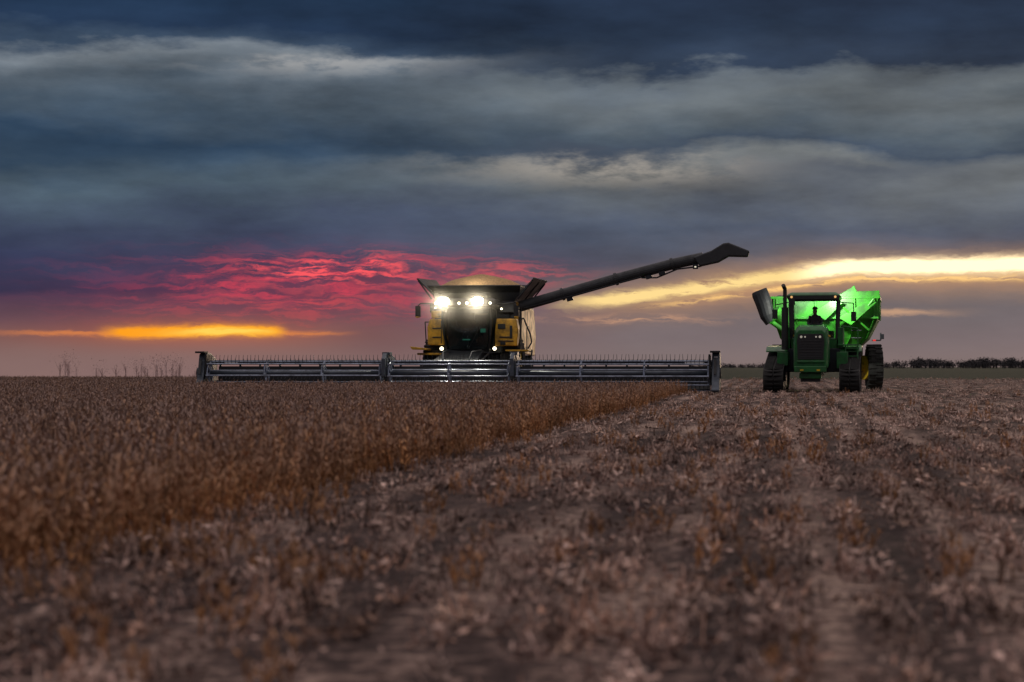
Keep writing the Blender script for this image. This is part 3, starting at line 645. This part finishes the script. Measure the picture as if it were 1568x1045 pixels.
def scatter(name,P,idx,scl,tilt,col):
    n=len(P); me=bpy.data.meshes.new(name); me.from_pydata(P.tolist(),[],[])
    a=me.attributes.new('idx','INT','POINT'); a.data.foreach_set('value',idx.astype(np.int32))
    a=me.attributes.new('scl','FLOAT','POINT'); a.data.foreach_set('value',scl.astype(np.float32))
    rz=rng.uniform(0,6.28,n) if tilt<.15 else -ROW+rng.choice([0,math.pi],n)+rng.normal(0,.4,n)
    rot=np.stack([rng.uniform(-tilt,tilt,n),rng.uniform(-tilt,tilt,n),rz],1).astype(np.float32)
    a=me.attributes.new('rot','FLOAT_VECTOR','POINT'); a.data.foreach_set('vector',rot.ravel())
    o=bpy.data.objects.new(name,me); S.collection.objects.link(o)
    ng=bpy.data.node_groups.new(name+'_gn','GeometryNodeTree'); ng.interface.new_socket('Geometry',in_out='INPUT',socket_type='NodeSocketGeometry'); ng.interface.new_socket('Geometry',in_out='OUTPUT',socket_type='NodeSocketGeometry')
    N=ng.nodes; L=ng.links; gi=N.new('NodeGroupInput'); go=N.new('NodeGroupOutput'); ip=N.new('GeometryNodeInstanceOnPoints'); ci=N.new('GeometryNodeCollectionInfo')
    ci.inputs['Collection'].default_value=col; ci.inputs['Separate Children'].default_value=True; ci.inputs['Reset Children'].default_value=True
    def at(nm,tp): q=N.new('GeometryNodeInputNamedAttribute'); q.data_type=tp; q.inputs['Name'].default_value=nm; return q.outputs['Attribute']
    er=N.new('FunctionNodeEulerToRotation'); L.new(at('rot','FLOAT_VECTOR'),er.inputs[0]); L.new(er.outputs[0],ip.inputs['Rotation'])
    L.new(at('scl','FLOAT'),ip.inputs['Scale']); L.new(at('idx','INT'),ip.inputs['Instance Index']); ip.inputs['Pick Instance'].default_value=True
    L.new(gi.outputs[0],ip.inputs['Points']); L.new(ci.outputs[0],ip.inputs['Instance']); L.new(ip.outputs[0],go.inputs[0])
    o.modifiers.new('gn','NODES').node_group=ng; return o
def wedge(y0,y1,dens,marg=3.):
    hw0=.30*y1+marg; A=2*hw0*(y1-y0); n=int(A*dens)
    return rng.uniform(-hw0,hw0,n),rng.uniform(y0,y1,n)
def rowsnap(X,Y,sp,jit):
    u=X*ca-Y*sa; v=X*sa+Y*ca; u=np.round(u/sp)*sp+rng.normal(0,jit,len(u)); return u*ca+v*sa,-u*sa+v*ca
def vis(X,Y): return np.abs(X)<.285*Y+2.5
Pc=[];Ic=[];Sc=[]
for y0,y1,dn in ((3,12,22),(12,30,19),(30,50,14),(50,74,9),(74,100,5),(100,150,3.5),(150,260,1.2)):
    X_,Y_=wedge(y0,y1,dn); X_,Y_=rowsnap(X_,Y_,.38,.07); e=edge(Y_)-X_; k=(e>0+rng.normal(0,.12,len(e)))&vis(X_,Y_)
    v=X_*sa+Y_*ca; uu=X_*ca-Y_*sa; hu=-2.23*ca-73.04*sa; hv=-2.23*sa+73.04*ca
    cut=(v>hv-.05)&(uu>hu-9.4); k&=~cut
    X_,Y_,e=X_[k],Y_[k],e[k]; n=len(X_)
    if y1<=50: i_=rng.integers(0,6,n)
    else: i_=np.where(rng.random(n)<.5,rng.integers(9,12,n),rng.integers(0,6,n))
    i_=np.where(e<rng.exponential(1.3,n),rng.integers(6,9,n),i_)
    Pc.append(np.stack([X_,Y_,terrain(X_,Y_)],1)); Ic.append(i_); Sc.append(rng.uniform(.78,1.2,n))
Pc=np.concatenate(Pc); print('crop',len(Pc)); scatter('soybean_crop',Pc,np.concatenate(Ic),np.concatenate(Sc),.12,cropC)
Pc=[];Ic=[];Sc=[]
def clump(X,Y): return .5+.25*np.sin(X*2.3+1.7*np.sin(Y*.9))+.25*np.sin(Y*1.7+2.1*np.sin(X*1.3+1))
for y0,y1,dn in ((3,12,23),(12,25,15),(25,45,8.5),(45,80,3.8),(80,160,1.2)):
    X_,Y_=wedge(y0,y1,dn); k=rng.random(len(X_))<.18+.85*clump(X_,Y_); X_,Y_=X_[k],Y_[k]
    X_,Y_=rowsnap(X_,Y_,.38,.06); e=edge(Y_)-X_; k=(e<.3)&vis(X_,Y_); X_,Y_,e=X_[k],Y_[k],e[k]; n=len(X_)
    if y1<=25: i_=np.where(rng.random(n)<.22,rng.integers(11,13,n),rng.integers(0,6,n))
    else: i_=rng.integers(6,9,n)
    i_=np.where(rng.random(n)<.04*np.clip(2.2-np.abs(e)/5,.2,2),rng.integers(9,11,n),i_)
    Pc.append(np.stack([X_,Y_,terrain(X_,Y_)],1)); Ic.append(i_); Sc.append(rng.uniform(.65,1.3,n))
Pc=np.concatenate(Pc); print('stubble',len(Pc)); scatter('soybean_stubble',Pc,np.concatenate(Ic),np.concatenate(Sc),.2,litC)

# ------------------------------------------------------------ distant trees
def treeline(name,trees,mt,leaf,nl):
    V_=[];F_=[]; r=random.Random(5)
    for (tx,ty,tz,h,w) in trees:
        i=len(V_); q=w*.05; V_+=[(tx-q,ty,tz-1),(tx+q,ty,tz-1),(tx+q*.5,ty,tz+h*.6),(tx-q*.5,ty,tz+h*.6)]; F_.append((i,i+1,i+2,i+3))
        for l in range(5):
            a=r.uniform(0,6.28); z0=tz+h*r.uniform(.2,.5); ex=tx+math.cos(a)*w*.4; ey=ty+math.sin(a)*w*.4; ez=z0+h*.35
            i=len(V_); V_+=[(tx-q*.3,ty,z0),(tx+q*.3,ty,z0),(ex,ey,ez)]; F_.append((i,i+1,i+2))
        cl=[(tx+r.gauss(0,w*.25),ty+r.gauss(0,w*.25),tz+h*r.uniform(.3,.9),w*r.uniform(.12,.28)) for _ in range(7)]
        for k in range(nl):
            c=r.choice(cl); p=Vector((r.gauss(c[0],c[3]),r.gauss(c[1],c[3]),max(tz,r.gauss(c[2],c[3]*.7)))); s=leaf*r.uniform(.5,1.3)
            i=len(V_)
            for _ in range(3): V_.append(tuple(p+Vector((r.uniform(-s,s),r.uniform(-s,s),r.uniform(-s,s)))))
            F_.append((i,i+1,i+2))
    me=bpy.data.meshes.new(name); me.from_pydata(V_,[],F_); me.materials.append(mt); o=bpy.data.objects.new(name,me); S.collection.objects.link(o); return o
r=random.Random(3); tr=[]
D=1300.
for k in range(300):
    px=r.uniform(1355,1640); dens=.4+.6*math.exp(-((px-1415)/30)**2)+.6*(px>1470)
    if r.random()>dens: continue
    yy=D+r.uniform(-60,60); hgt=r.uniform(2.8,5.0)*(1+.5*math.exp(-((px-1415)/25)**2)+.55*math.exp(-((px-1530)/40)**2)); tr.append(((px-784)/3049*yy,yy,0,hgt,r.uniform(3,7)))
for k in range(110):
    px=r.uniform(1060,1360); yy=1900+r.uniform(-60,60); tr.append(((px-784)/3049*yy,yy,0,r.uniform(1.4,3.8),r.uniform(4,8)))
treeline('distant_treeline',tr,mat('distant_foliage',(.035,.032,.036),.9),.55,110)
tr=[]
for k in range(26):
    px=r.choice((r.gauss(255,22),r.gauss(190,40),r.uniform(60,330))); yy=620+r.uniform(-40,40); X1=(px-784)/3049*yy
    tr.append((X1,yy,float(terrain(np.array([X1]),np.array([yy]))[0]),r.uniform(8,13),r.uniform(3,5.5)))
treeline('distant_treeline',tr,mat('hazed_foliage',(.62,.44,.42),.95,var=.05),.22,70)  # pale mauve base colour paints distance haze onto these trees

# ------------------------------------------------------------ sun + camera
l=bpy.data.lights.new('sun','SUN'); l.energy=.35; l.angle=math.radians(14); l.color=(1,.72,.48)
o=bpy.data.objects.new('sun',l); S.collection.objects.link(o)
sd=Vector((math.sin(.24),math.cos(.24),math.tan(math.radians(4)))); o.rotation_euler=sd.to_track_quat('Z','Y').to_euler()
cam=bpy.data.cameras.new('camera'); co=bpy.data.objects.new('camera',cam); S.collection.objects.link(co); S.camera=co
cam.lens=70; cam.sensor_width=36; cam.clip_end=9000; cam.clip_start=.1
co.location=(0,0,.95); co.rotation_euler=(math.radians(90)+math.atan(39.5/3049),0,0)
cam.dof.use_dof=True; cam.dof.focus_distance=74; cam.dof.aperture_fstop=2.3
S.view_settings.view_transform='Standard'; S.view_settings.look='None'; S.view_settings.exposure=0
